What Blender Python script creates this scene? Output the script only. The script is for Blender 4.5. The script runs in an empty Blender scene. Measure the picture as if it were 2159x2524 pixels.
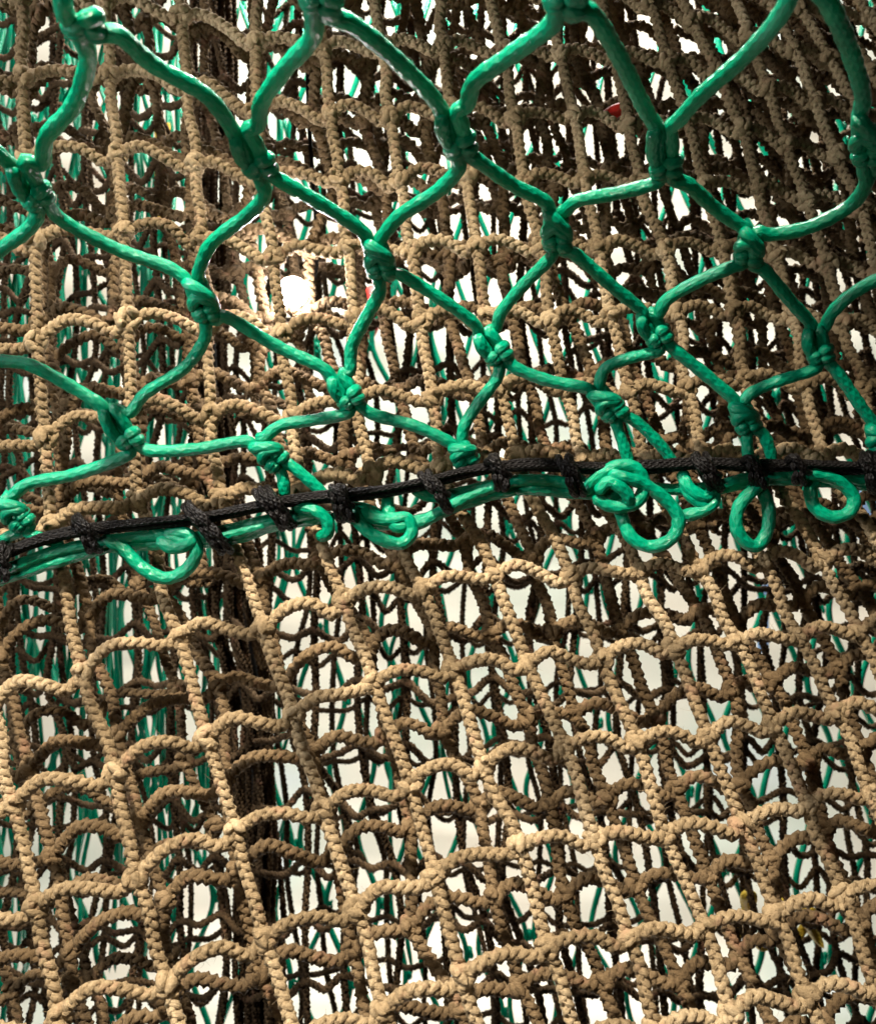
import bpy, math, random
import numpy as np
from mathutils import Vector

random.seed(11)
rng = np.random.default_rng(11)
S = bpy.context.scene
COL = S.collection

# ------------------------------------------------------------------ camera
FPX, CX, CY, CAMZ = 2300.0, 1079.5, 1262.0, 1.30       # focal length in photo pixels, optical centre, camera height
cam = bpy.data.cameras.new('camera')
cam.sensor_fit = 'HORIZONTAL'; cam.sensor_width = 36.0
cam.lens = 36.0 * FPX / 2159.0
cam.clip_start = 0.02; cam.clip_end = 60
cam.dof.use_dof = True; cam.dof.focus_distance = 0.58; cam.dof.aperture_fstop = 16
co = bpy.data.objects.new('camera', cam); COL.objects.link(co)
co.location = (0, 0, CAMZ); co.rotation_euler = (math.radians(90), 0, 0)
S.camera = co
S.render.resolution_x = 875; S.render.resolution_y = 1024

# ------------------------------------------------------------------ light
w = bpy.data.worlds.new('World'); S.world = w; w.use_nodes = True
w.node_tree.nodes['Background'].inputs[0].default_value = (1.0, 0.93, 0.84, 1)
w.node_tree.nodes['Background'].inputs[1].default_value = 0.012

def area(name, loc, target, size, power, col=(1, 0.93, 0.82), size_y=None):
    L = bpy.data.lights.new(name, 'AREA'); L.energy = power; L.color = col; L.size = size
    if size_y: L.shape = 'RECTANGLE'; L.size_y = size_y
    o = bpy.data.objects.new(name, L); COL.objects.link(o)
    o.location = loc
    o.rotation_euler = (Vector(target) - Vector(loc)).to_track_quat('-Z', 'Y').to_euler()
    return o
def spot(name, loc, target, power, col, cone, radius, blend=1.0):
    L = bpy.data.lights.new(name, 'SPOT'); L.energy = power; L.color = col
    L.spot_size = math.radians(cone); L.spot_blend = blend; L.shadow_soft_size = radius
    o = bpy.data.objects.new(name, L); COL.objects.link(o)
    o.location = loc; o.rotation_euler = (Vector(target) - Vector(loc)).to_track_quat('-Z', 'Y').to_euler()
spot('key_lamp', (-0.26, 0.00, 2.15), (-0.02, 0.52, 0.98), 185.0, (1, 0.89, 0.74), 54, 0.025)
area('side_lamp', (-0.95, 0.10, 1.62), (0.15, 0.62, 1.42), 0.10, 9.0, (1, 1, 1))
area('front_lamp', (-0.30, -0.10, 1.36), (0.0, 0.55, 0.98), 0.08, 1.0, (1, 0.88, 0.70))
area('sheet_lamp', (0.0, 1.75, 3.3), (0.0, 2.35, 1.4), 1.6, 42, (1, 0.965, 0.91), 0.5)
area('sheet_lamp', (0.0, 1.75, -0.7), (0.0, 2.35, 1.1), 1.6, 36, (1, 0.965, 0.91), 0.5)
area('far_green_fill', (0.0, 1.13, 2.5), (0.0, 1.48, 1.1), 0.5, 42, (1, 0.96, 0.9), 0.12)  # added unseen light that brightens the far green nets
S.cycles.max_bounces = 5; S.cycles.diffuse_bounces = 3; S.cycles.glossy_bounces = 2
S.cycles.caustics_reflective = False; S.cycles.caustics_refractive = False
S.view_settings.view_transform = 'Standard'; S.view_settings.look = 'None'
S.view_settings.exposure = 0.0; S.view_settings.gamma = 1.0

# ------------------------------------------------------------------ helpers
FS = 1 / 0.82075                                  # tracing scale: overview pixels -> photo pixels
def P(px, py, d):                                 # point of a sheet: photo position and distance -> metres
    px = np.asarray(px, float); py = np.asarray(py, float); d = np.asarray(d, float)
    return np.stack(np.broadcast_arrays((px - CX) / FPX * d, d, CAMZ - (py - CY) / FPX * d), -1)

def smooth(pts, n):                               # Catmull-Rom through pts, resampled evenly to n points
    p = np.asarray(pts, float)
    if len(p) == 2: p = np.vstack([p[0], (p[0] + p[1]) / 2, p[1]])
    q = np.vstack([2 * p[0] - p[1], p, 2 * p[-1] - p[-2]])
    out = []
    t = np.linspace(0, 1, 14, endpoint=False)[:, None]
    for i in range(1, len(q) - 2):
        a, b, c, e = q[i - 1], q[i], q[i + 1], q[i + 2]
        out.append(0.5 * ((2 * b) + (-a + c) * t + (2 * a - 5 * b + 4 * c - e) * t ** 2 + (-a + 3 * b - 3 * c + e) * t ** 3))
    out = np.vstack(out + [p[-1:]])
    L = np.concatenate([[0], np.cumsum(np.linalg.norm(np.diff(out, axis=0), axis=1))])
    if callable(n): n = n(L[-1])
    s = np.linspace(0, L[-1], n)
    return np.stack([np.interp(s, L, out[:, k]) for k in range(3)], 1), L[-1]

def unit(v): return v / np.maximum(np.linalg.norm(v, axis=-1, keepdims=True), 1e-12)

def braid_uv(F, sides, n_faces_per_strand, ring=0.0014):
    f = np.arange(len(F)) % n_faces_per_strand; i = f // sides; j = f % sides
    off = (np.arange(len(F)) // n_faces_per_strand) * 3.7
    u0 = j / sides + off; u1 = u0 + 1 / sides; v0 = i * ring / 0.012; v1 = v0 + ring / 0.012
    return np.stack([np.stack([u0, v0], 1), np.stack([u1, v0], 1), np.stack([u1, v1], 1), np.stack([u0, v1], 1)], 1).reshape(-1, 2)

def mesh_obj(name, V, F, mat, parent=None, uv=None):
    me = bpy.data.meshes.new(name)
    V = np.asarray(V, np.float32); F = np.asarray(F, np.int32)
    k = F.shape[1]
    me.vertices.add(len(V)); me.vertices.foreach_set('co', V.ravel())
    me.loops.add(F.size); me.loops.foreach_set('vertex_index', F.ravel())
    me.polygons.add(len(F)); me.polygons.foreach_set('loop_start', np.arange(0, F.size, k, dtype=np.int32))
    me.polygons.foreach_set('use_smooth', np.ones(len(F), bool))
    if uv is not None:
        l = me.uv_layers.new(name='rope'); l.data.foreach_set('uv', np.asarray(uv, np.float32).ravel())
    me.update(calc_edges=True)
    me.materials.append(mat)
    o = bpy.data.objects.new(name, me); COL.objects.link(o)
    if parent is not None: o.parent = parent
    return o

def tube_data(C, R, sides, base=0, vscale=None, squash=1.0, closed=False):
    """swept tube with parallel-transported frames; R scalar or per ring. Returns V, F, UV."""
    n = len(C)
    T = unit(np.gradient(C, axis=0))
    if closed:
        T = unit(np.roll(C, -1, 0) - np.roll(C, 1, 0))
    N = np.zeros_like(C)
    a = np.array([0.0, -1, 0])
    if abs(T[0] @ a) > 0.9: a = np.array([0, 0, 1.0])
    N[0] = unit(a - (a @ T[0]) * T[0])
    for i in range(1, n):
        v = N[i - 1] - (N[i - 1] @ T[i]) * T[i]
        N[i] = v / max(np.linalg.norm(v), 1e-9)
    B = np.cross(T, N)
    th = np.linspace(0, 2 * math.pi, sides, endpoint=False)
    R = np.broadcast_to(np.asarray(R, float), (n,))
    V = C[:, None] + R[:, None, None] * (np.cos(th)[None, :, None] * N[:, None] * squash + np.sin(th)[None, :, None] * B[:, None])
    L = np.concatenate([[0], np.cumsum(np.linalg.norm(np.diff(C, axis=0), axis=1))])
    vv = L / (2 * math.pi * R.mean())
    m = n if closed else n - 1
    i = np.arange(m)[:, None]; j = np.arange(sides)[None]
    i2 = (i + 1) % n; j2 = (j + 1) % sides
    F = np.stack([i * sides + j, i * sides + j2, i2 * sides + j2, i2 * sides + j], -1).reshape(-1, 4) + base
    u0 = np.broadcast_to(j / sides, (m, sides)); u1 = u0 + 1 / sides
    ve = np.concatenate([vv, [vv[-1] + (vv[1] - vv[0])]])
    v0 = np.broadcast_to(ve[i], (m, sides)); v1 = np.broadcast_to(ve[i + 1], (m, sides))
    UV = np.stack([np.stack([u0, v0], -1), np.stack([u1, v0], -1), np.stack([u1, v1], -1), np.stack([u0, v1], -1)], 2)
    return V.reshape(-1, 3), F, UV.reshape(-1, 2)

def tubes(name, paths, R, mat, parent, sides=14, step=0.0014, squash=1.0, taper=False):
    Vs, Fs, Us, b = [], [], [], 0
    for pts in paths:
        C, L = smooth(pts, lambda L: max(6, int(L / step)))
        n = len(C)
        r = R * (1 + 0.035 * np.sin(np.linspace(0, L * 330, n) + random.random() * 6) + 0.03 * np.sin(np.linspace(0, L * 790, n)))
        e = np.linspace(0, 1, n)
        cap = np.minimum(1, np.minimum(e, 1 - e) * n / 2.5) ** 0.5
        r = r * np.maximum(cap, 0.02)
        V, F, U = tube_data(C, r, sides, b, squash=squash)
        Vs.append(V); Fs.append(F); Us.append(U); b += len(V)
    return mesh_obj(name, np.vstack(Vs), np.vstack(Fs), mat, parent, np.vstack(Us))

FACE_CACHE = {}
def strand_faces(n, k):
    if (n, k) not in FACE_CACHE:
        i = np.arange(n - 1)[:, None]; j = np.arange(k)[None]
        FACE_CACHE[(n, k)] = np.stack([i * k + j, i * k + (j + 1) % k, (i + 1) * k + (j + 1) % k, (i + 1) * k + j], -1).reshape(-1, 4)
    return FACE_CACHE[(n, k)]

def braid(pts, W, pitch=0.0112, rings=8, sides=5, strands=4, phase=None, lump=0.055):
    """round braid: strands wind both ways and pass over and under each other. W = rope radius."""
    C, L = smooth(pts, lambda L: max(5, int(L / pitch * rings)))
    n = len(C)
    T = unit(np.gradient(C, axis=0))
    Y = np.array([0, -1.0, 0])
    N = unit(Y - (T @ Y)[:, None] * T); B = np.cross(T, N)
    ph = random.random() * 6.28 if phase is None else phase
    tw = 0.30 * np.sin(np.linspace(0, 1, n) * 5 + ph)        # the rope rolls a little along its length
    t = np.linspace(0, 2 * math.pi * L / pitch, n) + ph
    Vs, Fs, b = [], [], 0
    al = np.linspace(0, 2 * math.pi, sides, endpoint=False)
    for k in range(strands):
        if strands == 4:
            sg = 1 if k < 2 else -1
            th = sg * t + math.pi * (k % 2) + math.pi / 4 + tw
            rr = W * (0.51 + sg * 0.14 * np.cos(2 * t)); rs = 0.40 * W
        else:                                                 # plain laid rope
            th = t + 2 * math.pi * k / strands; rr = np.full(n, 0.46 * W); rs = 0.54 * W
        rad = np.cos(th)[:, None] * N + np.sin(th)[:, None] * B
        Q = C + rr[:, None] * rad
        Tq = unit(np.gradient(Q, axis=0))
        Nq = unit(rad - np.sum(rad * Tq, 1, keepdims=True) * Tq); Bq = np.cross(Tq, Nq)
        r = rs * (1 + lump * np.sin(2 * t * 0.93 + k * 1.7 + ph) + lump * 0.8 * rng.standard_normal(n))
        V = Q[:, None] + r[:, None, None] * (np.cos(al)[None, :, None] * Nq[:, None] * 0.88 + np.sin(al)[None, :, None] * Bq[:, None] * 1.16)
        Vs.append(V.reshape(-1, 3)); Fs.append(strand_faces(n, sides) + b); b += n * sides
    vs = np.vstack(Vs)
    return vs, np.vstack(Fs)

def thing(name, label, cat, loc, group=None):
    o = bpy.data.objects.new(name, None); COL.objects.link(o)
    o.empty_display_size = 0.05
    o['label'] = label; o['category'] = cat
    if group: o['group'] = group
    return o

# ------------------------------------------------------------------ materials
def nodes(name):
    m = bpy.data.materials.new(name); m.use_nodes = True
    nt = m.node_tree; b = nt.nodes['Principled BSDF']
    return m, nt, b
def ramp(nt, fac, cols):
    r = nt.nodes.new('ShaderNodeValToRGB')
    r.color_ramp.elements[0].position = cols[0][0]; r.color_ramp.elements[0].color = (*cols[0][1], 1)
    r.color_ramp.elements[1].position = cols[-1][0]; r.color_ramp.elements[1].color = (*cols[-1][1], 1)
    for p, c in cols[1:-1]:
        e = r.color_ramp.elements.new(p); e.color = (*c, 1)
    nt.links.new(fac, r.inputs[0]); return r.outputs[0]
def noise(nt, vec, scale, detail=3, rough=0.6, dist=0):
    n = nt.nodes.new('ShaderNodeTexNoise'); n.inputs['Scale'].default_value = scale
    n.inputs['Detail'].default_value = detail; n.inputs['Roughness'].default_value = rough; n.inputs['Distortion'].default_value = dist
    nt.links.new(vec, n.inputs['Vector']); return n.outputs['Fac']
def mixc(nt, fac, a, b, mode='MIX'):
    m = nt.nodes.new('ShaderNodeMix'); m.data_type = 'RGBA'; m.blend_type = mode
    for s, v in ((m.inputs[0], fac), (m.inputs[6], a), (m.inputs[7], b)):
        if isinstance(v, (int, float)): s.default_value = v
        elif isinstance(v, tuple): s.default_value = (*v, 1)
        else: nt.links.new(v, s)
    return m.outputs[2]
def bump(nt, b, h, strength, dist):
    n = nt.nodes.new('ShaderNodeBump'); n.inputs['Strength'].default_value = strength; n.inputs['Distance'].default_value = dist
    nt.links.new(h, n.inputs['Height']); nt.links.new(n.outputs[0], b.inputs['Normal'])
def math_node(nt, op, a, b=None):
    m = nt.nodes.new('ShaderNodeMath'); m.operation = op
    for s, v in ((m.inputs[0], a), (m.inputs[1], b)):
        if v is None: continue
        if isinstance(v, (int, float)): s.default_value = v
        else: nt.links.new(v, s)
    return m.outputs[0]

def brown_material(name, dark, mid, light):
    m, nt, b = nodes(name)
    g = nt.nodes.new('ShaderNodeNewGeometry').outputs['Position']
    oi = nt.nodes.new('ShaderNodeObjectInfo').outputs['Random']
    big = noise(nt, g, 22, 2); fine = noise(nt, g, 420, 3, 0.7); fib = noise(nt, g, 1700, 1, 0.7)
    f = math_node(nt, 'ADD', math_node(nt, 'MULTIPLY', big, 0.45), math_node(nt, 'MULTIPLY', fine, 0.42))
    f = math_node(nt, 'ADD', f, math_node(nt, 'MULTIPLY', oi, 0.16))
    c = ramp(nt, f, [(0.30, dark), (0.52, mid), (0.74, light)])
    uvn = nt.nodes.new('ShaderNodeUVMap'); uvn.uv_map = 'rope'
    mp = nt.nodes.new('ShaderNodeMapping'); mp.inputs['Scale'].default_value = (9, 1.3, 1); mp.inputs['Rotation'].default_value = (0, 0, 0.35)
    nt.links.new(uvn.outputs[0], mp.inputs[0])
    yarn = noise(nt, mp.outputs[0], 2.2, 3, 0.75, 0.3)
    c = mixc(nt, 1.0, c, ramp(nt, yarn, [(0.30, (0.62, 0.60, 0.56)), (0.66, (1.12, 1.10, 1.05))]), 'MULTIPLY')
    stain = ramp(nt, noise(nt, g, 60, 2), [(0.60, (0, 0, 0)), (0.72, (1, 1, 1))])
    c = mixc(nt, math_node(nt, 'MULTIPLY', stain, 0.30), c, (0.40, 0.20, 0.13))
    nt.links.new(c, b.inputs['Base Color'])
    b.inputs['Roughness'].default_value = 0.88
    b.inputs['Specular IOR Level'].default_value = 0.18
    h = math_node(nt, 'ADD', math_node(nt, 'ADD', fine, math_node(nt, 'MULTIPLY', fib, 0.6)), math_node(nt, 'MULTIPLY', yarn, 1.1))
    bump(nt, b, h, 0.8, 0.0014)
    return m
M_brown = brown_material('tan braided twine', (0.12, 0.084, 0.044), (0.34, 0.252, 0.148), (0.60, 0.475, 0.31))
M_inner = brown_material('shaded brown twine', (0.055, 0.036, 0.018), (0.165, 0.112, 0.060), (0.30, 0.215, 0.125))  # shaded copy of the tan twine: inner nets' shade put into the colour
M_far = brown_material('deep shaded twine', (0.045, 0.027, 0.013), (0.095, 0.060, 0.031), (0.17, 0.115, 0.065))  # shade of the far nets and the bundle put into the twine colour

def poly_material(name, c1, c2, rough, spec, braidamt, transl=0.0):
    m, nt, b = nodes(name)
    uv = nt.nodes.new('ShaderNodeUVMap'); uv.uv_map = 'rope'
    sx = nt.nodes.new('ShaderNodeSeparateXYZ'); nt.links.new(uv.outputs[0], sx.inputs[0])
    g = nt.nodes.new('ShaderNodeNewGeometry').outputs['Position']
    u8 = math_node(nt, 'MULTIPLY', sx.outputs[0], 2 * math.pi * 6)
    v4 = math_node(nt, 'MULTIPLY', sx.outputs[1], 2 * math.pi * 3.2)
    a = math_node(nt, 'SINE', math_node(nt, 'ADD', u8, v4)); d = math_node(nt, 'SINE', math_node(nt, 'SUBTRACT', u8, v4))
    br = math_node(nt, 'MAXIMUM', a, d)
    mp = nt.nodes.new('ShaderNodeMapping'); mp.inputs['Scale'].default_value = (26, 1.6, 1)
    nt.links.new(uv.outputs[0], mp.inputs[0])
    fib = noise(nt, mp.outputs[0], 1.6, 4, 0.7, 0.4)
    big = noise(nt, g, 35, 3); fine = noise(nt, g, 900, 2)
    f = math_node(nt, 'ADD', math_node(nt, 'MULTIPLY', big, 0.5), math_node(nt, 'MULTIPLY', fib, 0.5))
    c = ramp(nt, f, [(0.32, c1), (0.68, c2)])
    nt.links.new(c, b.inputs['Base Color'])
    r = nt.nodes.new('ShaderNodeMapRange'); r.inputs[3].default_value = rough - 0.1; r.inputs[4].default_value = rough + 0.15
    nt.links.new(fine, r.inputs[0]); nt.links.new(r.outputs[0], b.inputs['Roughness'])
    b.inputs['Specular IOR Level'].default_value = spec
    h = math_node(nt, 'ADD', math_node(nt, 'MULTIPLY', br, braidamt), math_node(nt, 'MULTIPLY', fib, 1.3))
    bump(nt, b, h, 0.6, 0.0007)
    if transl:
        tr = nt.nodes.new('ShaderNodeBsdfTranslucent'); nt.links.new(c, tr.inputs[0])
        mx = nt.nodes.new('ShaderNodeMixShader'); mx.inputs[0].default_value = transl
        nt.links.new(b.outputs[0], mx.inputs[1]); nt.links.new(tr.outputs[0], mx.inputs[2])
        nt.links.new(mx.outputs[0], nt.nodes['Material Output'].inputs[0])
    return m
M_green = poly_material('green polyethylene twine', (0.0, 0.165, 0.088), (0.0, 0.42, 0.225), 0.20, 0.45, 0.45, 0.20)
M_black = poly_material('black waxed cord', (0.0025, 0.002, 0.002), (0.006, 0.005, 0.005), 0.34, 0.16, 1.0)
M_yellow = poly_material('yellow twine', (0.55, 0.36, 0.02), (0.75, 0.55, 0.08), 0.5, 0.4, 0.6)

def plain(name, col, rough=0.6, var=0.15, scale=30):
    m, nt, b = nodes(name)
    g = nt.nodes.new('ShaderNodeNewGeometry').outputs['Position']
    n = noise(nt, g, scale, 4)
    c = ramp(nt, n, [(0.3, tuple(x * (1 - var) for x in col)), (0.7, tuple(min(0.95, x * (1 + var)) for x in col))])
    nt.links.new(c, b.inputs['Base Color']); b.inputs['Roughness'].default_value = rough
    bump(nt, b, noise(nt, g, scale * 12, 3), 0.25, 0.002)
    return m
M_sheet, nt, b = nodes('cream cloth')
g = nt.nodes.new('ShaderNodeNewGeometry').outputs['Position']
nt.links.new(ramp(nt, noise(nt, g, 1.7, 3), [(0.36, (0.86, 0.76, 0.62)), (0.50, (0.82, 0.78, 0.66)), (0.60, (0.70, 0.75, 0.64)), (0.72, (0.78, 0.82, 0.86))]), b.inputs['Base Color'])
b.inputs['Roughness'].default_value = 0.85
bump(nt, b, noise(nt, g, 40, 3), 0.25, 0.002)
M_fold_shade = plain('fold shade black', (0.012, 0.009, 0.006), 0.9, 0.4, 60)  # near-black that paints the deep shade of a net fold
M_red = plain('red plastic', (0.62, 0.03, 0.02), 0.4, 0.1)
M_blue = plain('blue plastic', (0.30, 0.45, 0.75), 0.5, 0.1)
M_strap = plain('yellow webbing', (0.72, 0.46, 0.05), 0.6, 0.1)
M_grey = plain('grey metal', (0.4, 0.4, 0.4), 0.4, 0.1)

# ------------------------------------------------------------------ setting: pale sheet behind everything
nx, nz = 120, 160
X = np.linspace(-2.2, 2.2, nx); Z = np.linspace(-0.9, 3.5, nz)
XX, ZZ = np.meshgrid(X, Z)
YY = 2.35 + 0.016 * np.sin(ZZ * 17 + 0.8 * np.sin(XX * 2.1) + XX * 1.3) * (0.4 + 0.6 * np.sin(ZZ * 3 + XX) ** 2) \
     + 0.008 * np.sin(ZZ * 43 + 1.5 * np.sin(XX * 3.3)) + 0.05 * np.sin(XX * 2.2 + 1)
V = np.stack([XX, YY, ZZ], -1).reshape(-1, 3)
sheet = mesh_obj('background_sheet', V, np.stack([
    (np.arange(nz - 1)[:, None] * nx + np.arange(nx - 1)[None]),
    (np.arange(nz - 1)[:, None] * nx + np.arange(nx - 1)[None] + 1),
    ((np.arange(nz - 1)[:, None] + 1) * nx + np.arange(nx - 1)[None] + 1),
    ((np.arange(nz - 1)[:, None] + 1) * nx + np.arange(nx - 1)[None])], -1).reshape(-1, 4), M_sheet)
sheet['kind'] = 'structure'; sheet['label'] = 'pale cream cloth with soft folds glowing bright behind the nets'

# ------------------------------------------------------------------ the front brown net: joints of its square meshes, row by row
# column index k runs -2..14, photo pixels
ROWS = {
 'a': (0, [(50,-8),(262,2),(447,36),(632,102),(795,117),(939,116),(1093,108),(1237,126),(1380,128),(1516,140),(1648,149),(1768,180),(1892,217),(2009,248),(2117,280),(2230,310)]),
 'b': (0, [(56,192),(271,181),(462,214),(632,272),(817,275),(962,289),(1108,268),(1269,289),(1415,282),(1553,305),(1692,296),(1828,313),(1938,357),(2063,381),(2190,420)]),
 'c': (0, [(64,386),(289,379),(483,402),(638,447),(835,438),(984,442),(1151,431),(1291,442),(1442,440),(1576,451),(1738,456),(1869,458),(1988,492),(2126,515),(2250,550)]),
 'd': (0, [(88,592),(307,571),(497,588),(677,634),(858,609),(1012,616),(1174,609),(1332,609),(1476,609),(1640,614),(1779,614),(1910,625),(2041,650),(2159,674),(2290,700)]),
 'e': (0, [(90,842),(316,785),(516,799),(694,821),(872,781),(1039,790),(1197,781),(1355,790),(1503,778),(1671,772),(1810,767),(1950,781),(2077,799),(2200,815)]),
 'f': (0, [(113,1077),(325,1006),(519,1020),(722,1026),(882,984),(1066,979),(1233,950),(1390,960),(1553,961),(1693,957),(1838,934),(1986,948),(2126,961),(2260,980)]),
 'g': (0, [(128,1300),(340,1232),(545,1236),(740,1215),(912,1168),(1085,1154),(1275,1132),(1440,1140),(1590,1140),(1740,1136),(1890,1130),(2027,1125),(2160,1128)]),
 'A': (-1,[(-20,1740),(203,1661),(442,1571),(650,1551),(849,1480),(1043,1455),(1219,1417),(1406,1419),(1576,1412),(1720,1403),(1878,1383),(2027,1381),(2180,1374)]),
 'B': (-1,[(32,1983),(285,1903),(510,1819),(725,1762),(921,1683),(1120,1651),(1300,1638),(1483,1627),(1661,1597),(1820,1584),(1969,1570),(2117,1557),(2260,1540)]),
 'C': (-2,[(-160,2330),(90,2236),(334,2166),(582,2046),(797,2001),(1011,1927),(1192,1891),(1393,1841),(1571,1832),(1747,1814),(1905,1783),(2063,1760),(2210,1748)]),
 'D': (-2,[(-110,2600),(144,2509),(415,2421),(650,2317),(880,2243),(1070,2157),(1282,2085),(1467,2068),(1639,2058),(1829,2035),(1991,1986),(2144,1959),(2290,1940)]),
 'E': (-1,[(200,2770),(490,2670),(733,2568),(944,2490),(1138,2408),(1350,2336),(1549,2314),(1738,2286),(1914,2259),(2077,2210),(2230,2180)]),
 'F': (1, [(800,2790),(1010,2720),(1215,2640),(1430,2570),(1620,2540),(1801,2499),(1991,2458),(2159,2440),(2310,2420)]),
 'G': (3, [(1290,2870),(1500,2800),(1690,2770),(1870,2720),(2060,2680),(2230,2650)]),
}
K0, K1 = -3, 17
names = list('abcdefgABCDEFG')
EX = 4
G = np.full((len(names) + EX, K1 - K0, 2), np.nan)
for r, nme in enumerate(names):
    k0, pts = ROWS[nme]
    for q, p in enumerate(pts): G[r + EX, k0 + q - K0] = p
for r in range(EX, G.shape[0]):                        # extrapolate sideways so other sheets can follow the same drape
    ok = np.where(~np.isnan(G[r, :, 0]))[0]
    for k in range(ok[0] - 1, -1, -1): G[r, k] = 2 * G[r, k + 1] - G[r, k + 2]
    for k in range(ok[-1] + 1, G.shape[1]): G[r, k] = 2 * G[r, k - 1] - G[r, k - 2]
for r in range(EX - 1, -1, -1): G[r] = 2 * G[r + 1] - G[r + 2] + (0, 6)     # more rows above the frame
REAL = np.ones(G.shape[:2], bool)

SEAM = np.array([(-80,1395),(0,1368),(207,1312),(487,1275),(646,1251),(841,1227),(1060,1190),(1218,1155),(1401,1157),(1584,1153),(1767,1148),(1889,1151),(2159,1151),(2300,1151)], float)
def seam_y(x): return np.interp(x, SEAM[:, 0], SEAM[:, 1])
def d_front(x, y):                                 # distance of the front brown sheet from the lens
    x = np.asarray(x, float); y = np.asarray(y, float)
    xn = np.clip(x / 2159, -0.2, 1.2); t = (seam_y(x) - y) / 1200
    base = 0.578 + 0.025 * xn
    return base + np.where(t > 0, t * (0.015 + 0.085 * xn), t * 0.085) + 0.006 * np.sin(x / 170) * np.sin(y / 210 + 1)

WB = 0.0048                                       # radius of the tan braided twine
JOINTS = []
def lump_mesh(seed, n=8):
    r = np.random.default_rng(seed); Vs, Fs, b = [], [], 0
    la, lo = 5, 7
    for i in range(n):
        dirv = unit(r.standard_normal(3)); c = dirv * 0.55 * np.array([1.05, 0.8, 1.05])
        ax = unit(np.cross(dirv, r.standard_normal(3))); bx = np.cross(dirv, ax)
        u = np.linspace(0.0, math.pi, la); v = np.linspace(0, 2 * math.pi, lo, endpoint=False)
        U, Vv = np.meshgrid(u, v, indexing='ij')
        L, Wd = 0.72 + 0.2 * r.random(), 0.42 + 0.1 * r.random()
        pts = c + (np.cos(U) * L)[..., None] * ax + (np.sin(U) * np.cos(Vv) * Wd)[..., None] * bx + (np.sin(U) * np.sin(Vv) * Wd * 0.9)[..., None] * dirv
        Vs.append(pts.reshape(-1, 3)); Fs.append(strand_faces(la, lo) + b); b += la * lo
    return np.vstack(Vs), np.vstack(Fs)
joint_meshes = {}
def joint(parent, loc, size, mat):
    key = (random.randrange(10), mat.name)
    if key not in joint_meshes:
        V, F = lump_mesh(key[0]); o = mesh_obj('joint', V, F, mat); joint_meshes[key] = o.data
    else:
        o = bpy.data.objects.new('joint', joint_meshes[key]); COL.objects.link(o)
    o.parent = parent; o.location = loc; o.scale = (size,) * 3
    o.rotation_euler = (0, random.random() * 6.28, 0)
    return o

def net_from_nodes(root, Np, D, mat, W, real, arch=0.145, rings=8, sides=5, joint_size=1.55, jit=1.0, thick_rows=(), row_bars=True, bk=0.0):
    """Np: rows x cols x 2 photo positions, D: rows x cols distances. Each bar and each joint is a part."""
    R, K = Np.shape[:2]
    P3 = P(Np[..., 0], Np[..., 1], D)
    def inview(p): return -190 < p[0] < 2350 and -190 < p[1] < 2714
    for r in range(R):
        for k in range(K):
            if not real[r, k]: continue
            a = P3[r, k]; pa = Np[r, k]
            big = 1.15 if r in thick_rows else 1.0
            if inview(pa):
                joint(root, a + np.array([0, random.uniform(-.0005, .0005), 0]), W * joint_size * random.uniform(0.92, 1.15) * big, mat)
            if row_bars and k + 1 < K and real[r, k + 1] and (inview(pa) or inview(Np[r, k + 1])):
                b = P3[r, k + 1]; L = np.linalg.norm(b - a)
                up = np.array([0, 0, 1.0]); A = arch * L * random.uniform(0.75, 1.25) * jit; back = (0.0028 if r < 10 else -0.0022) * bk
                y = lambda s: np.array([0, random.uniform(-1, 1) * s + back, 0])
                pts = [a, a + (b - a) * 0.28 + up * A * 0.95 + y(.0018), a + (b - a) * 0.58 + up * A * random.uniform(.2, .8) + y(.0018),
                       a + (b - a) * 0.84 - up * A * random.uniform(.1, .7) + y(.0015), b]
                V, F = braid(pts, W * (1.12 if r in thick_rows else 1) * random.uniform(.95, 1.05), rings=rings, sides=sides)
                mesh_obj('cross_bar', V, F, mat, root, braid_uv(F, sides, len(F) // 4))
            if r + 1 < R and real[r + 1, k] and (inview(pa) or inview(Np[r + 1, k])):
                b = P3[r + 1, k]; L = np.linalg.norm(b - a)
                sx = np.array([1.0, 0, 0]); A = 0.035 * L * random.uniform(-1, 1) * jit
                pts = [a, a + (b - a) * 0.33 + sx * A + np.array([0, random.uniform(-.0015, .0015), 0]),
                       a + (b - a) * 0.68 - sx * A * random.uniform(.0, .9) + np.array([0, random.uniform(-.0015, .0015), 0]), b]
                V, F = braid(pts, W * random.uniform(.93, 1.03), rings=rings, sides=sides)
                mesh_obj('upright_bar', V, F, mat, root, braid_uv(F, sides, len(F) // 4))

net1 = thing('brown_net', 'frontmost tan square mesh net of thick braided twine, laced to the green net', 'net', None)
net_from_nodes(net1, G, d_front(G[..., 0], G[..., 1]), M_brown, WB, REAL, bk=1.0, thick_rows=(10,))

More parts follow.
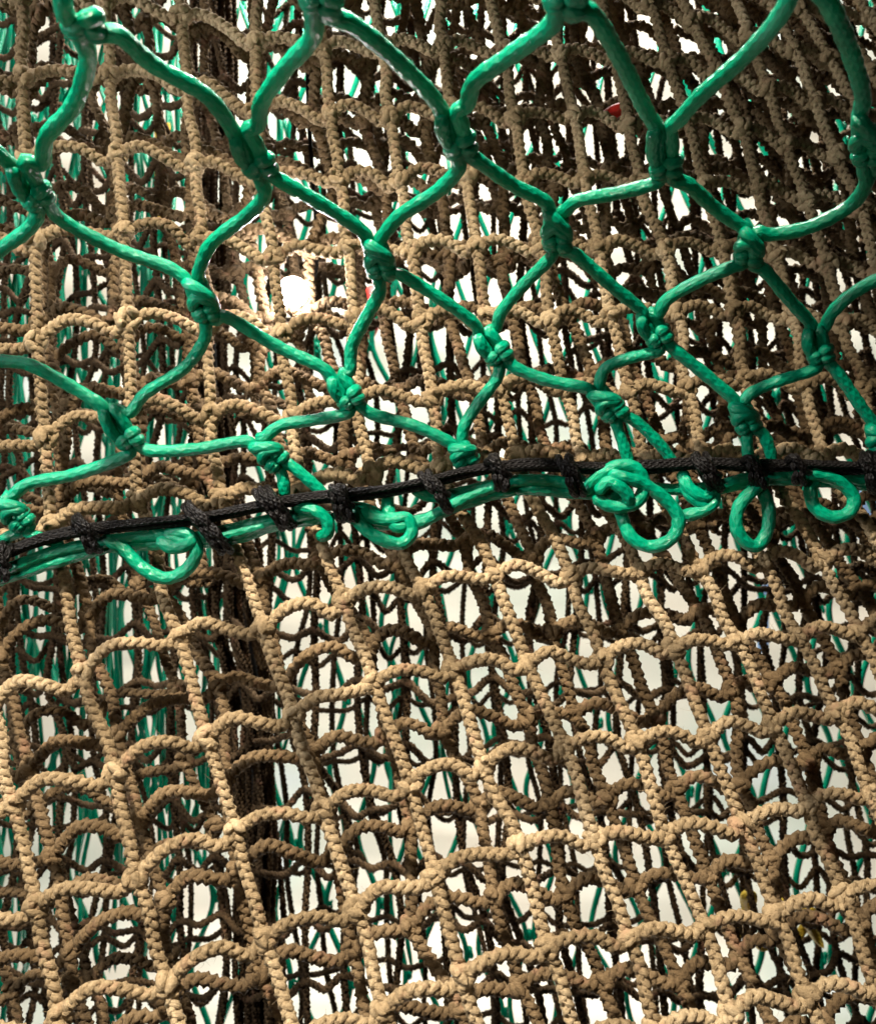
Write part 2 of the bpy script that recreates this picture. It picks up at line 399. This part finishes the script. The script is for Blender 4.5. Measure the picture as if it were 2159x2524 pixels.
# ------------------------------------------------------------------ further brown sheets of the same net, following the same drape
def sample(ri, ki):                                # bilinear look-up in the joint grid
    ri = np.clip(ri, 0, G.shape[0] - 1.001); kk = np.clip(ki - K0, 0, G.shape[1] - 1.001)
    r0 = int(ri); k0 = int(kk); fr, fk = ri - r0, kk - k0
    g = lambda r, k: np.nan_to_num(G[r, k])
    return (1 - fr) * ((1 - fk) * g(r0, k0) + fk * g(r0, k0 + 1)) + fr * ((1 - fk) * g(r0 + 1, k0) + fk * g(r0 + 1, k0 + 1))
def layer(root, rs, ks, off, depth, jx, jy, mat, W, keep=None, **kw):
    ri = np.arange(off[0], G.shape[0] - 1, rs); ki = np.arange(K0 + off[1], K1 - 1, ks)
    Np = np.zeros((len(ri), len(ki), 2)); D = np.zeros((len(ri), len(ki)))
    for i, r in enumerate(ri):
        for j, k in enumerate(ki):
            p = sample(r, k) + (jx * random.gauss(0, 1) + 22 * math.sin(r * 0.9 + off[1] * 9), jy * random.gauss(0, 1) + 24 * math.sin(k * 0.8 + off[0] * 7))
            Np[i, j] = p
            D[i, j] = d_front(*p) + depth + 0.014 * math.sin(p[0] / 260 + off[0] * 5) * math.cos(p[1] / 330) + random.uniform(-.004, .004)
    real = np.array([[(keep is None or keep(*Np[i, j])) and Np[i, j, 0] > -350 and Np[i, j, 0] < 2500 for j in range(len(ki))] for i in range(len(ri))])
    net_from_nodes(root, Np, D, mat, W, real, **kw)

def fuzz(root, n):                                 # loose fibre ends standing off the twine: nobody could count them
    bars = [o for o in root.children if o.name.startswith(('cross_bar', 'upright_bar'))]
    Vs, Fs, b = [], [], 0
    for i in range(n):
        me = random.choice(bars).data; k = random.randrange(len(me.vertices))
        v = me.vertices[k]; p = np.array(v.co); nn = np.array(v.normal)
        L = random.uniform(.0015, .0055); dv = unit(nn + 0.9 * rng.standard_normal(3)); bend = rng.standard_normal(3) * 0.5
        C = np.array([p + dv * L * t + bend * L * t * t * 0.8 for t in (0, .35, .7, 1)])
        V, F, _ = tube_data(C, np.array([9e-5, 8e-5, 6e-5, 3e-5]), 3, b)
        Vs.append(V); Fs.append(F); b += len(V)
    o = mesh_obj('fuzz', np.vstack(Vs), np.vstack(Fs), M_brown, root); o['kind'] = 'stuff'
fuzz(net1, 12000)
net2 = thing('brown_net', 'tan square mesh net hanging directly behind the frontmost one, half in shade', 'net', None)
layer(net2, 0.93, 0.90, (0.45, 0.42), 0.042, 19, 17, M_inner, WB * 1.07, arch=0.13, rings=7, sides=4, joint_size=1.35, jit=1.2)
net3 = thing('brown_net', 'shaded brown net third from the front, seen in the gaps of the second', 'net', None)
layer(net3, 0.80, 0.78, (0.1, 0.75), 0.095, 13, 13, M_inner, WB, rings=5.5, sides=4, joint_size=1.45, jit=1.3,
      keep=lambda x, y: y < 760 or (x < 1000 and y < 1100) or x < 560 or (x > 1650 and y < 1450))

# ------------------------------------------------------------------ far dark nets, narrow drawn-out meshes; every strand is a part
def far_net(root, d0, sx, sz, x0, x1, W, slant, seed):
    r = np.random.default_rng(seed)
    zt, zb = P(0, -160, d0)[2], P(0, 2690, d0)[2]
    xs = np.arange(P(x0, 0, d0)[0], P(x1, 0, d0)[0], sx); zs = np.arange(zb, zt, sz)
    ph = r.random(4) * 6
    def pos(x, z, i, j):
        q = zt - z
        return np.array([x + slant * (q - 0.6) * max(0, (x + 0.45)) + 0.010 * math.sin(z * 9 + x * 5 + ph[0]) + 0.006 * math.sin(z * 23 + ph[1] + i),
                         d0 + 0.05 * math.sin(x * 7 + ph[2]) + 0.02 * math.sin(z * 6 + x * 11 + ph[3]), z + 0.012 * math.sin(x * 8 + ph[1]) + 0.008 * math.sin(i * 2.1 + j * 0.7)])
    J = np.array([[pos(x, z, i, j) + r.normal(0, (.0025, .004, .003)) for j, z in enumerate(zs)] for i, x in enumerate(xs)])
    for i in range(len(xs)):
        V, F = braid(J[i], W * r.uniform(.9, 1.1), pitch=0.017, rings=4.5, sides=4, strands=3, lump=0.06)
        mesh_obj('upright_strand', V, F, M_far, root)
    for j in range(len(zs)):
        pts = []
        for i in range(len(xs)):
            pts.append(J[i, j] + (0, -0.004, 0))
            if i + 1 < len(xs):
                m = (J[i, j] + J[i + 1, j]) / 2; m[2] += sz * r.uniform(-0.32, -0.06); m[1] += r.uniform(-.012, .012); pts.append(m)
        V, F = braid(pts, W * r.uniform(.85, 1.0), pitch=0.017, rings=4.5, sides=4, strands=3, lump=0.06)
        mesh_obj('cross_strand', V, F, M_far, root)
net4 = thing('far_net', 'dark brown narrow mesh net in shade across the whole width behind the tan nets', 'net', None)
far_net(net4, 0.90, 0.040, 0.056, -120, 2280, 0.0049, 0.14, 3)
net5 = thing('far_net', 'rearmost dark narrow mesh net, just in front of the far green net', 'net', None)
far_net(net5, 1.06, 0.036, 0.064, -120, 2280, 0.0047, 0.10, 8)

# ------------------------------------------------------------------ far green net and green bunch at the left
net6 = thing('green_net', 'thin looking green net far back, drawn tall against the bright sheet', 'net', None)
d6 = 1.42; zt, zb = P(0, -160, d6)[2], P(0, 2690, d6)[2]
xs = np.arange(P(-150, 0, d6)[0], P(2320, 0, d6)[0], 0.040); zs = np.arange(zb, zt, 0.105)
kn_mesh = None
for i, x in enumerate(xs):
    pts = []
    for j, z in enumerate(zs):
        s = 0.015 if (j + i) % 2 else -0.015
        q = zt - z
        p = np.array([x + s + 0.12 * (q - 0.7) * max(0, x + 0.3) + random.gauss(0, .003), d6 + 0.03 * math.sin(x * 9) + random.gauss(0, .004), z + 0.03 * math.sin(x * 6) + random.gauss(0, .004)])
        pts.append(p)
        if s > 0 and i + 1 < len(xs):
            if kn_mesh is None:
                V, F = lump_mesh(77, 6); o = mesh_obj('knot', V, F, M_green); kn_mesh = o.data
            else:
                o = bpy.data.objects.new('knot', kn_mesh); COL.objects.link(o)
            o.parent = net6; o.location = p + (0.006, 0, 0); o.scale = (0.0055, 0.0045, 0.011); o.rotation_euler = (0, random.uniform(-.5, .5), random.random() * 6)
    tubes('twine', [pts], 0.0046, M_green, net6, sides=6, step=0.009)
net7 = thing('green_net', 'gathered green net strands hanging behind the left side, densest at the edge', 'net', None)
for i in range(52):
    d = random.uniform(1.22, 1.36)
    x0 = random.choice([(-40, 60), (90, 210), (215, 300), (330, 430), (440, 540), (600, 1100)]); x = random.uniform(*x0)
    pts = [P(x + random.gauss(0, 12) + 14 * math.sin(q / 260 + x), q, d + random.gauss(0, .01)) for q in range(-200, 2000 + int(random.uniform(0, 500)), 130)]
    tubes('twine', [pts], 0.0031, M_green, net7, sides=6, step=0.009)

# ------------------------------------------------------------------ dark core and strands painting a fold's shade, bits of colour, glowing bulb
def lathe(name, prof, loc, mat, parent=None, seg=24, axis='Z'):
    a = np.linspace(0, 2 * math.pi, seg, endpoint=False); prof = np.asarray(prof, float)
    V = np.stack([prof[:, :1] * np.cos(a), prof[:, :1] * np.sin(a), np.broadcast_to(prof[:, 1:], (len(prof), seg))], -1).reshape(-1, 3)
    if axis == 'Y': V = V[:, [0, 2, 1]]
    V = V + np.asarray(loc)
    return mesh_obj(name, V, strand_faces(len(prof), seg), mat, parent)
core_pts = [P(x, y, 0.93) for x, y in [(520, -250), (520, 200), (505, 700), (520, 1000), (575, 1350), (615, 1700), (630, 2100), (640, 2300), (655, 2800)]]
bun = thing('net_bundle', 'dark gathered rope strands hanging in a column toned as deep fold shade left of centre', 'rope bundle', None)
for i in range(17):
    ox, od = random.uniform(-52, 52), random.uniform(-.03, .02)
    pts = []
    for q, (x, y) in enumerate([(520, -250), (520, 200), (505, 700), (520, 1000), (575, 1350), (615, 1700), (630, 2100), (640, 2300), (655, 2800)]):
        for z in (0, 0.5):
            pts.append(P(x + ox + random.gauss(0, 9), y + z * 330, 0.925 + od + random.gauss(0, .004)))
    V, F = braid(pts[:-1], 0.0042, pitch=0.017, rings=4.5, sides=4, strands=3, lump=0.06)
    mesh_obj('strand', V, F, M_far, bun)  # dark tone stands for the shade inside a gathered fold
core = tubes('shade_core', [core_pts], 0.010, M_fold_shade, None, sides=20, step=0.01)  # added near-black core for the fold's deep shade
core['label'] = 'dark upright pole added as the deep shade of a net fold, left of centre'; core['category'] = 'core'

t = thing('bulb', 'small round bulb glowing white behind the tan net left of centre', 'lamp', None)
bl = P(722, 719, 0.640)
me_, nt, b = nodes('lit bulb')
b.inputs['Emission Color'].default_value = (1, 0.94, 0.97, 1); b.inputs['Emission Strength'].default_value = 150
b.inputs['Base Color'].default_value = (0.9, 0.9, 0.9, 1)
th = np.linspace(0.001, math.pi - 0.5, 14)
lathe('glass', np.stack([0.0105 * np.sin(th), -0.0105 * np.cos(th)], 1), bl, me_, t, axis='Y')
lathe('socket', [(0.0001, 0.0085), (0.0052, 0.0085), (0.0056, 0.012), (0.0056, 0.024), (0.002, 0.028), (0.0001, 0.028)], bl, M_grey, t, axis='Y')
tubes('cable', [[bl + (0, 0.025, 0), bl + (0.01, 0.05, 0.04), bl + (0.0, 0.07, 0.2), bl + (0.0, 0.08, 0.6)]], 0.0016, M_black, t, sides=8, step=0.004)

def ellipsoid(name, px, py, d, rx, rz, mat, label, cat, tilt=0):
    th = np.linspace(0.001, math.pi - .001, 16)
    prof = np.stack([np.sin(th) ** 0.8, -np.cos(th)], 1)
    o = lathe(name, prof * (rx, rz), (0, 0, 0), mat)
    o.location = P(px, py, d); o.rotation_euler = (0, tilt, 0); o['label'] = label; o['category'] = cat
ellipsoid('float', 1512, 276, 0.668, 0.005, 0.011, M_red, 'small red float showing through the nets near the top', 'float', 1.1)
ellipsoid('float', 912, 770, 1.55, 0.020, 0.045, M_red, 'larger red float far back right of the glowing bulb', 'float', 0.1)
def slab(name, px0, py0, px1, py1, d, th, mat, label, cat):
    a = P(px0, py0, d); c = P(px1, py1, d)
    V = [(x, y, z) for x in (a[0], c[0]) for y in (d, d + th) for z in (c[2], a[2])]
    F = [(0, 1, 3, 2), (4, 6, 7, 5), (0, 4, 5, 1), (2, 3, 7, 6), (0, 2, 6, 4), (1, 5, 7, 3)]
    o = mesh_obj(name, V, F, mat); o.data.polygons.foreach_set('use_smooth', [False] * 6)
    bv = o.modifiers.new('bevel', 'BEVEL'); bv.width = th * 0.3; bv.segments = 2
    o['label'] = label; o['category'] = cat
slab('strap', 380, 300, 418, 560, 1.2, 0.006, M_strap, 'yellow webbing strap hanging behind the tan nets at upper left', 'strap')
slab('strap', 1868, 1440, 1896, 1610, 1.9, 0.006, M_blue, 'blue webbing strap far back, left of the other blue piece', 'strap')
slab('panel', 2120, 1180, 2220, 1330, 2.0, 0.02, M_blue, 'blue panel far back at the right edge', 'panel')
yr = [P(1790 + 210 * q / 40 + 18 * math.sin(q * 0.9), 2250 + 60 * math.sin(q * 0.45) + q * 1.4, 0.965 + 0.02 * math.cos(q * 0.9)) for q in range(44)]
o = tubes('yellow_rope', [yr], 0.005, M_yellow, None, sides=10, step=0.005)
o['label'] = 'loose yellow rope caught behind the tan nets at lower right'; o['category'] = 'rope'

# ------------------------------------------------------------------ the front green net
DG = 0.0075
def d_green(x, y):
    x = np.asarray(x, float); y = np.asarray(y, float)
    n = y / seam_y(x)
    return np.interp(n, [-0.2, 0, 0.27, 0.45, 0.7, 1.0, 1.2], [0.32, 0.352, 0.435, 0.495, 0.54, 0.562, 0.562]) + 0.012 * np.clip(x / 2159, 0, 1) * n
KN = {  # knot: top, bottom (overview pixels), style
 'k00': ((150,-25),(172,60),0), 'k01': ((655,-75),(648,12),0), 'k02': ((1152,-70),(1142,12),1), 'k03': ((1628,-140),(1626,-55),0),
 'k10': ((40,335),(82,408),0), 'k11': ((492,272),(530,345),0), 'k12': ((912,232),(934,304),0), 'k13': ((1343,262),(1348,350),0), 'k14': ((1752,240),(1758,325),1),
 'k2m': ((-75,590),(-60,650),0), 'k20': ((393,568),(422,642),1), 'k21': ((758,492),(773,552),1), 'k22': ((1124,432),(1128,498),1), 'k23': ((1520,470),(1514,525),1), 'k24': ((1860,480),(1865,540),0),
 'k30': ((222,832),(266,896),0), 'k31': ((684,764),(712,812),0), 'k32': ((980,676),(1012,722),0), 'k33': ((1310,640),(1336,686),0), 'k34': ((1648,672),(1662,724),0),
 'k4l': ((0,1010),(48,1060),1), 'k40': ((522,896),(562,934),1), 'k41': ((928,902),(944,930),1), 'k42': ((1208,792),(1246,838),1), 'k43': ((1495,818),(1516,864),1), 'k44': ((1772,865),(1785,910),1),
 'k1m': ((-300,300),(-280,380),0), 'k0m': ((-330,-40),(-310,40),0), 'k15': ((2150,250),(2150,330),0),
}
ST = [ # from, to, via
 ('k0m','k10',[(-60,260),(10,322)],0), ('k00','k10',[(178,120),(150,210),(95,275),(84,330)],1), ('k00','k11',[(240,70),(310,130),(420,195)],0),
 ('k01','k11',[(632,75),(575,140),(530,205),(522,250)],1), ('k01','k12',[(715,50),(790,110),(870,190)],0),
 ('k02','k12',[(1110,55),(1020,120),(960,165),(945,210)],1), ('k02','k13',[(1195,25),(1250,110),(1305,220)],0),
 ('k03','k13',[(1578,30),(1510,110),(1420,190),(1375,240)],1), ('k03','k14',[(1678,10),(1715,90),(1745,190)],0),
 ('k10','k2m',[(60,460),(0,505),(-50,545)],1), ('k10','k20',[(130,448),(240,505),(340,540)],0),
 ('k11','k20',[(535,395),(500,435),(430,490),(405,540)],1), ('k11','k21',[(580,372),(660,418),(730,465)],0),
 ('k12','k21',[(925,345),(880,390),(810,435),(778,472)],1), ('k12','k22',[(975,330),(1040,375),(1100,405)],0),
 ('k13','k22',[(1310,375),(1240,392),(1170,405),(1145,425)],1), ('k13','k23',[(1395,375),(1445,420),(1500,458)],0),
 ('k14','k23',[(1752,370),(1720,415),(1640,458),(1560,474)],1), ('k14','k24',[(1790,360),(1840,430)],0),
 ('k2m','k30',[(-20,722),(60,738),(150,785),(205,820)],0), ('k20','k30',[(412,690),(372,745),(295,795),(262,835)],1),
 ('k20','k31',[(460,642),(560,700),(650,742)],0), ('k21','k31',[(768,590),(742,640),(712,700),(708,750)],1),
 ('k21','k32',[(810,555),(900,610),(960,655)],0), ('k22','k32',[(1110,525),(1060,575),(1015,630),(1003,665)],1),
 ('k22','k33',[(1165,515),(1240,580),(1295,625)],0), ('k23','k33',[(1480,540),(1410,570),(1350,605),(1332,635)],1),
 ('k23','k34',[(1548,548),(1600,610),(1640,655)],0), ('k24','k34',[(1800,555),(1730,590),(1685,630),(1668,662)],1),
 ('k30','k4l',[(250,925),(150,960),(60,978),(22,1005)],1), ('k30','k40',[(310,912),(400,908),(490,893)],0),
 ('k31','k40',[(698,838),(630,850),(570,860),(535,885)],1), ('k31','k41',[(755,838),(840,862),(910,895)],0),
 ('k32','k41',[(1005,765),(965,820),(940,860),(935,890)],1), ('k32','k42',[(1045,745),(1110,770),(1185,785)],0),
 ('k33','k42',[(1330,710),(1270,725),(1225,745),(1212,780)],1), ('k33','k43',[(1362,705),(1430,760),(1485,808)],0),
 ('k34','k43',[(1640,750),(1570,772),(1520,795),(1505,812)],1), ('k34','k44',[(1695,755),(1740,820),(1765,855)],0),
 # from the last knots down into the seam
 ('k40',None,[(572,965),(577,1010)],1), ('k40',None,[(600,950),(640,985),(665,1010)],0), ('k41',None,[(948,955)],0),
 ('k42',None,[(1258,890),(1275,945)],1), ('k42',None,[(1290,855),(1340,905),(1368,950)],0), ('k43',None,[(1512,905),(1516,950)],1),
 ('k43',None,[(1545,880),(1560,925),(1552,960)],0), ('k4l',None,[(60,1080),(130,1100)],0), ('k4l',None,[(10,1090),(-30,1130)],1),
 ('k44',None,[(1790,940)],1),
]
gnet = thing('green_net', 'large green diamond mesh net in front, knots swelling towards the top', 'net', None)
def gp(x, y, h=0.0):                               # overview pixel -> 3D on the green sheet, h = metres towards the lens
    X_, Y_ = x * FS, y * FS
    return P(X_, Y_, d_green(X_, Y_) - h)
def frame(k):
    (tx, ty), (bx, by), st = KN[k]
    a = np.array([tx, ty], float); b = np.array([bx, by], float)
    ax = (b - a); L = np.linalg.norm(ax); ax = ax / L; pr = np.array([-ax[1], ax[0]]) * -1
    m = (a + b) / 2 * FS
    Dp = FPX * DG / float(d_green(*m)) / FS        # twine diameter in overview pixels
    return a, b, ax, pr, L, Dp
for fr_, to_, via, side in ST:
    pts = []
    a, b, ax, pr, L, Dp = frame(fr_)
    s0 = -1 if side == 1 else 1
    c = a + ax * L * 0.72 + pr * s0 * 0.12 * Dp; pts.append(gp(*c, 0.0))
    c = a + ax * (L + 0.30 * Dp) + pr * s0 * 0.34 * Dp; pts.append(gp(*c, 0.0))
    hh = random.uniform(-.001, .002)
    for v in via: pts.append(gp(*v, hh))
    if to_:
        a, b, ax, pr, L, Dp = frame(to_)
        s1 = -1 if side == 0 else 1
        fl = 0.0012 if (sum(map(ord, to_)) + side) % 2 else -0.0006
        c = a - ax * 0.1 * Dp + pr * s1 * 0.44 * Dp; pts.append(gp(*c, fl))
        c = a + ax * L * 0.35 + pr * s1 * 0.46 * Dp; pts.append(gp(*c, fl + 0.0008))
        c = a + ax * L * 0.80 + pr * s1 * 0.36 * Dp; pts.append(gp(*c, 0))
    tubes('twine', [pts], DG / 2 * random.uniform(.95, 1.03), M_green, gnet)
for k, (_, _, st) in KN.items():
    a, b, ax, pr, L, Dp = frame(k)
    if not (-120 < b[0] < 1900): continue
    def q(s, t, h): c = a + ax * s + pr * t * Dp; return gp(c[0], c[1], h * DG)
    paths = []
    tilt0 = random.uniform(-.5, .1)
    for off, sc in ((-0.20, 0.94), (0.26, 0.84)):      # the turns round the neck of the knot
        ring = []; tilt = tilt0 + (0.55 if off > 0 else 0)
        for u in np.linspace(-0.3, 2 * math.pi + 0.1, 17):
            tt = math.sin(u) * 0.76 * sc; hh = math.cos(u) * 0.86 * sc
            ring.append(q(L * 0.86 + off * Dp + tilt * tt * Dp * 0.6 + 0.14 * Dp * u / 6.3, tt, hh))
        paths.append(ring)
    if st == 1:                                        # a tuck crossing from one leg to the other
        paths.append([q(L * 0.80, 0.75, 0.2), q(L * 0.55, 0.62, 0.75), q(L * 0.25, 0.05, 1.0), q(L * 0.02, -0.45, 0.7), q(-L * 0.02, -0.62, 0.1)])
        paths.append([q(L * 0.70, -0.80, 0.1), q(L * 0.50, -0.66, 0.70), q(L * 0.42, -0.15, 0.95), q(L * 0.60, 0.45, 0.80), q(L * 0.8, 0.7, 0.2)])
    else:
        paths.append([q(L * 0.85, -0.55, 0.2), q(L * 0.45, -0.78, 0.55), q(L * 0.05, -0.60, 0.65), q(-L * 0.12, -0.35, 0.2)])
    tubes('knot', paths, DG / 2 * 0.97, M_green, gnet)

# green selvage rope, loops and tucks along the seam (overview pixels, h in mm)
def spath(pts): return [gp(p[0], p[1], (p[2] if len(p) > 2 else 0) * 0.001) for p in pts]
SEL = [
 [(-60,1175,3),(20,1150,4),(100,1120,4),(190,1100,4),(300,1085,3),(420,1088,4),(500,1072,5),(575,1050,3),(660,1035,3)],
 [(300,1070,2),(360,1092,6),(420,1082,3),(520,1058,4),(600,1040,3)],
 [(700,1025,2),(740,1030,4),(785,1052,4),(830,1065,3),(880,1042,4),(950,1003,4),(1030,975,4),(1110,972,4),(1180,985,5)],
 [(830,985,1),(880,1005,2),(960,990,2),(1040,972,2)],
 [(1290,985,3),(1360,990,2),(1440,985,3),(1500,970,3),(1560,962,3),(1650,962,3),(1740,972,3),(1830,975,3)],
 [(-60,1190,1),(40,1160,1),(120,1135,2),(230,1105,1),(330,1100,1),(470,1090,2),(560,1062,1),(680,1045,0)],
 [(690,1040,1),(760,1060,2),(850,1052,1),(940,1018,1),(1050,990,1),(1170,998,2),(1260,1000,1)],
 [(1400,1000,1),(1470,985,1),(1560,970,1),(1680,975,1),(1800,985,1)],
]
for s in SEL: tubes('selvage_rope', [spath(s)], DG / 2 * 1.02, M_green, gnet)
LOOPS = [
 [(205,1085,3),(245,1108,6),(290,1150,8),(335,1170,8),(378,1152,8),(398,1112,7),(378,1080,7),(330,1078,4)],
 [(318,1088,6),(350,1108,9),(385,1098,9),(392,1078,6)],
 [(590,1025,4),(630,1030,9),(660,1052,9),(662,1078,7),(640,1088,3)],
 [(712,1022,6),(728,1058,9),(765,1088,10),(810,1100,9),(832,1078,8),(822,1048,8),(790,1052,9),(755,1048,9),(735,1025,5)],
 [(782,1000,1),(788,1040,6),(800,1065,9),(828,1060,6)],
 [(1180,1000,4),(1205,968,9),(1250,942,11),(1290,950,11),(1303,985,10),(1285,1018,10),(1240,1025,10),(1198,1005,8)],
 [(1205,1000,11),(1230,975,14),(1255,985,15),(1272,1008,13),(1262,1022,9)],
 [(1228,958,13),(1262,966,15),(1300,978,12),(1345,1010,9),(1372,1048,9),(1360,1088,9),(1318,1106,8),(1278,1088,7),(1258,1045,4),(1250,1005,2)],
 [(1378,950,4),(1392,985,9),(1425,1005,10),(1442,985,8),(1430,962,4)],
 [(1380,975,5),(1400,1005,8),(1430,1020,8),(1445,1005,5)],
 [(1445,985,5),(1440,1020,9),(1408,1038,8),(1372,1045,4)],
 [(1552,968,5),(1525,990,9),(1495,1025,8),(1490,1068,8),(1512,1100,8),(1535,1102,7),(1553,1070,6),(1554,1025,4),(1538,985,3)],
 [(1585,955,5),(1640,958,8),(1692,972,8),(1726,1005,8),(1718,1036,8),(1682,1046,7),(1648,1026,5),(1640,988,3),(1660,965,2)],
]
for s in LOOPS: tubes('loop', [spath(s)], DG / 2 * 1.08, M_green, gnet)

# ------------------------------------------------------------------ black lacing cord with its hitches
lace = thing('lacing_cord', 'black waxed cord lacing the green net to the brown net', 'cord', None)
CORD = [(-80,1150),(0,1122),(90,1092),(170,1076),(270,1060),(400,1046),(470,1036),(540,1022),(620,1012),(690,1004),(780,990),(870,972),(940,955),(1010,945),(1090,942),(1160,945),(1240,945),(1310,944),(1390,940),(1450,940),(1530,944),(1610,940),(1700,944),(1772,944),(1860,944)]
RC = 0.0022
for dy, h in ((-7, 0.0095), (9, 0.0085), (2, 0.0050), (-2, 0.0115)):
    pts = [gp(x, y + dy * (0.75 + 0.35 * math.sin(x / 70 + dy)) + random.gauss(0, 1.2), h + random.gauss(0, .0004)) for x, y in CORD]
    tubes('cord', [pts], RC * random.uniform(.9, 1.08), M_black, lace, sides=10)
HITCH = [(-5,1140,52,.5),(172,1080,44,-.35),(408,1062,52,-.55),(432,1088,36,-.7),(556,1028,50,-.5),(690,1018,44,.05),(884,995,50,-.42),(1006,956,42,-.1),(1156,962,50,-.05),(1432,955,46,-.3),(1524,952,34,.2),(1614,950,34,0),(1762,956,50,.1)]
for x, y, hh, tl in HITCH:
    paths = []
    nturn = random.choice([2, 3, 3]) if hh > 40 else 2
    for i in range(nturn):
        ring = []; sl = tl - 0.25 + random.gauss(0, .09)
        ox = (i - (nturn - 1) / 2) * random.uniform(9, 13)
        for u in np.linspace(0, 2 * math.pi * 1.02, 18):
            v = math.sin(u) * hh * 0.78 * (1 - 0.05 * abs(i - 1)); dpt = math.cos(u)
            xx = x + ox + v * -sl + random.gauss(0, .9); yy = y + v + ox * tl * 0.55
            ring.append(gp(xx, yy, 0.0065 + 0.0100 * dpt + (0.0016 if dpt > 0 else 0) + 0.0012 * (i == 1)))
        paths.append(ring)
    paths.append([gp(x - 26, y - 16, 0.010), gp(x - 12, y - 26, 0.017), gp(x + 4, y - 14, 0.0195), gp(x + 16, y + 4, 0.0185), gp(x + 28, y + 6, 0.012)])
    if random.random() < 0.5:                          # a loose tail
        paths.append([gp(x + 10, y + 4, 0.016), gp(x + 18, y + 22, 0.019), gp(x + 14 + random.uniform(0, 14), y + 40, 0.017)])
    tubes('hitch', paths, RC * random.uniform(0.98, 1.15), M_black, lace, sides=8)
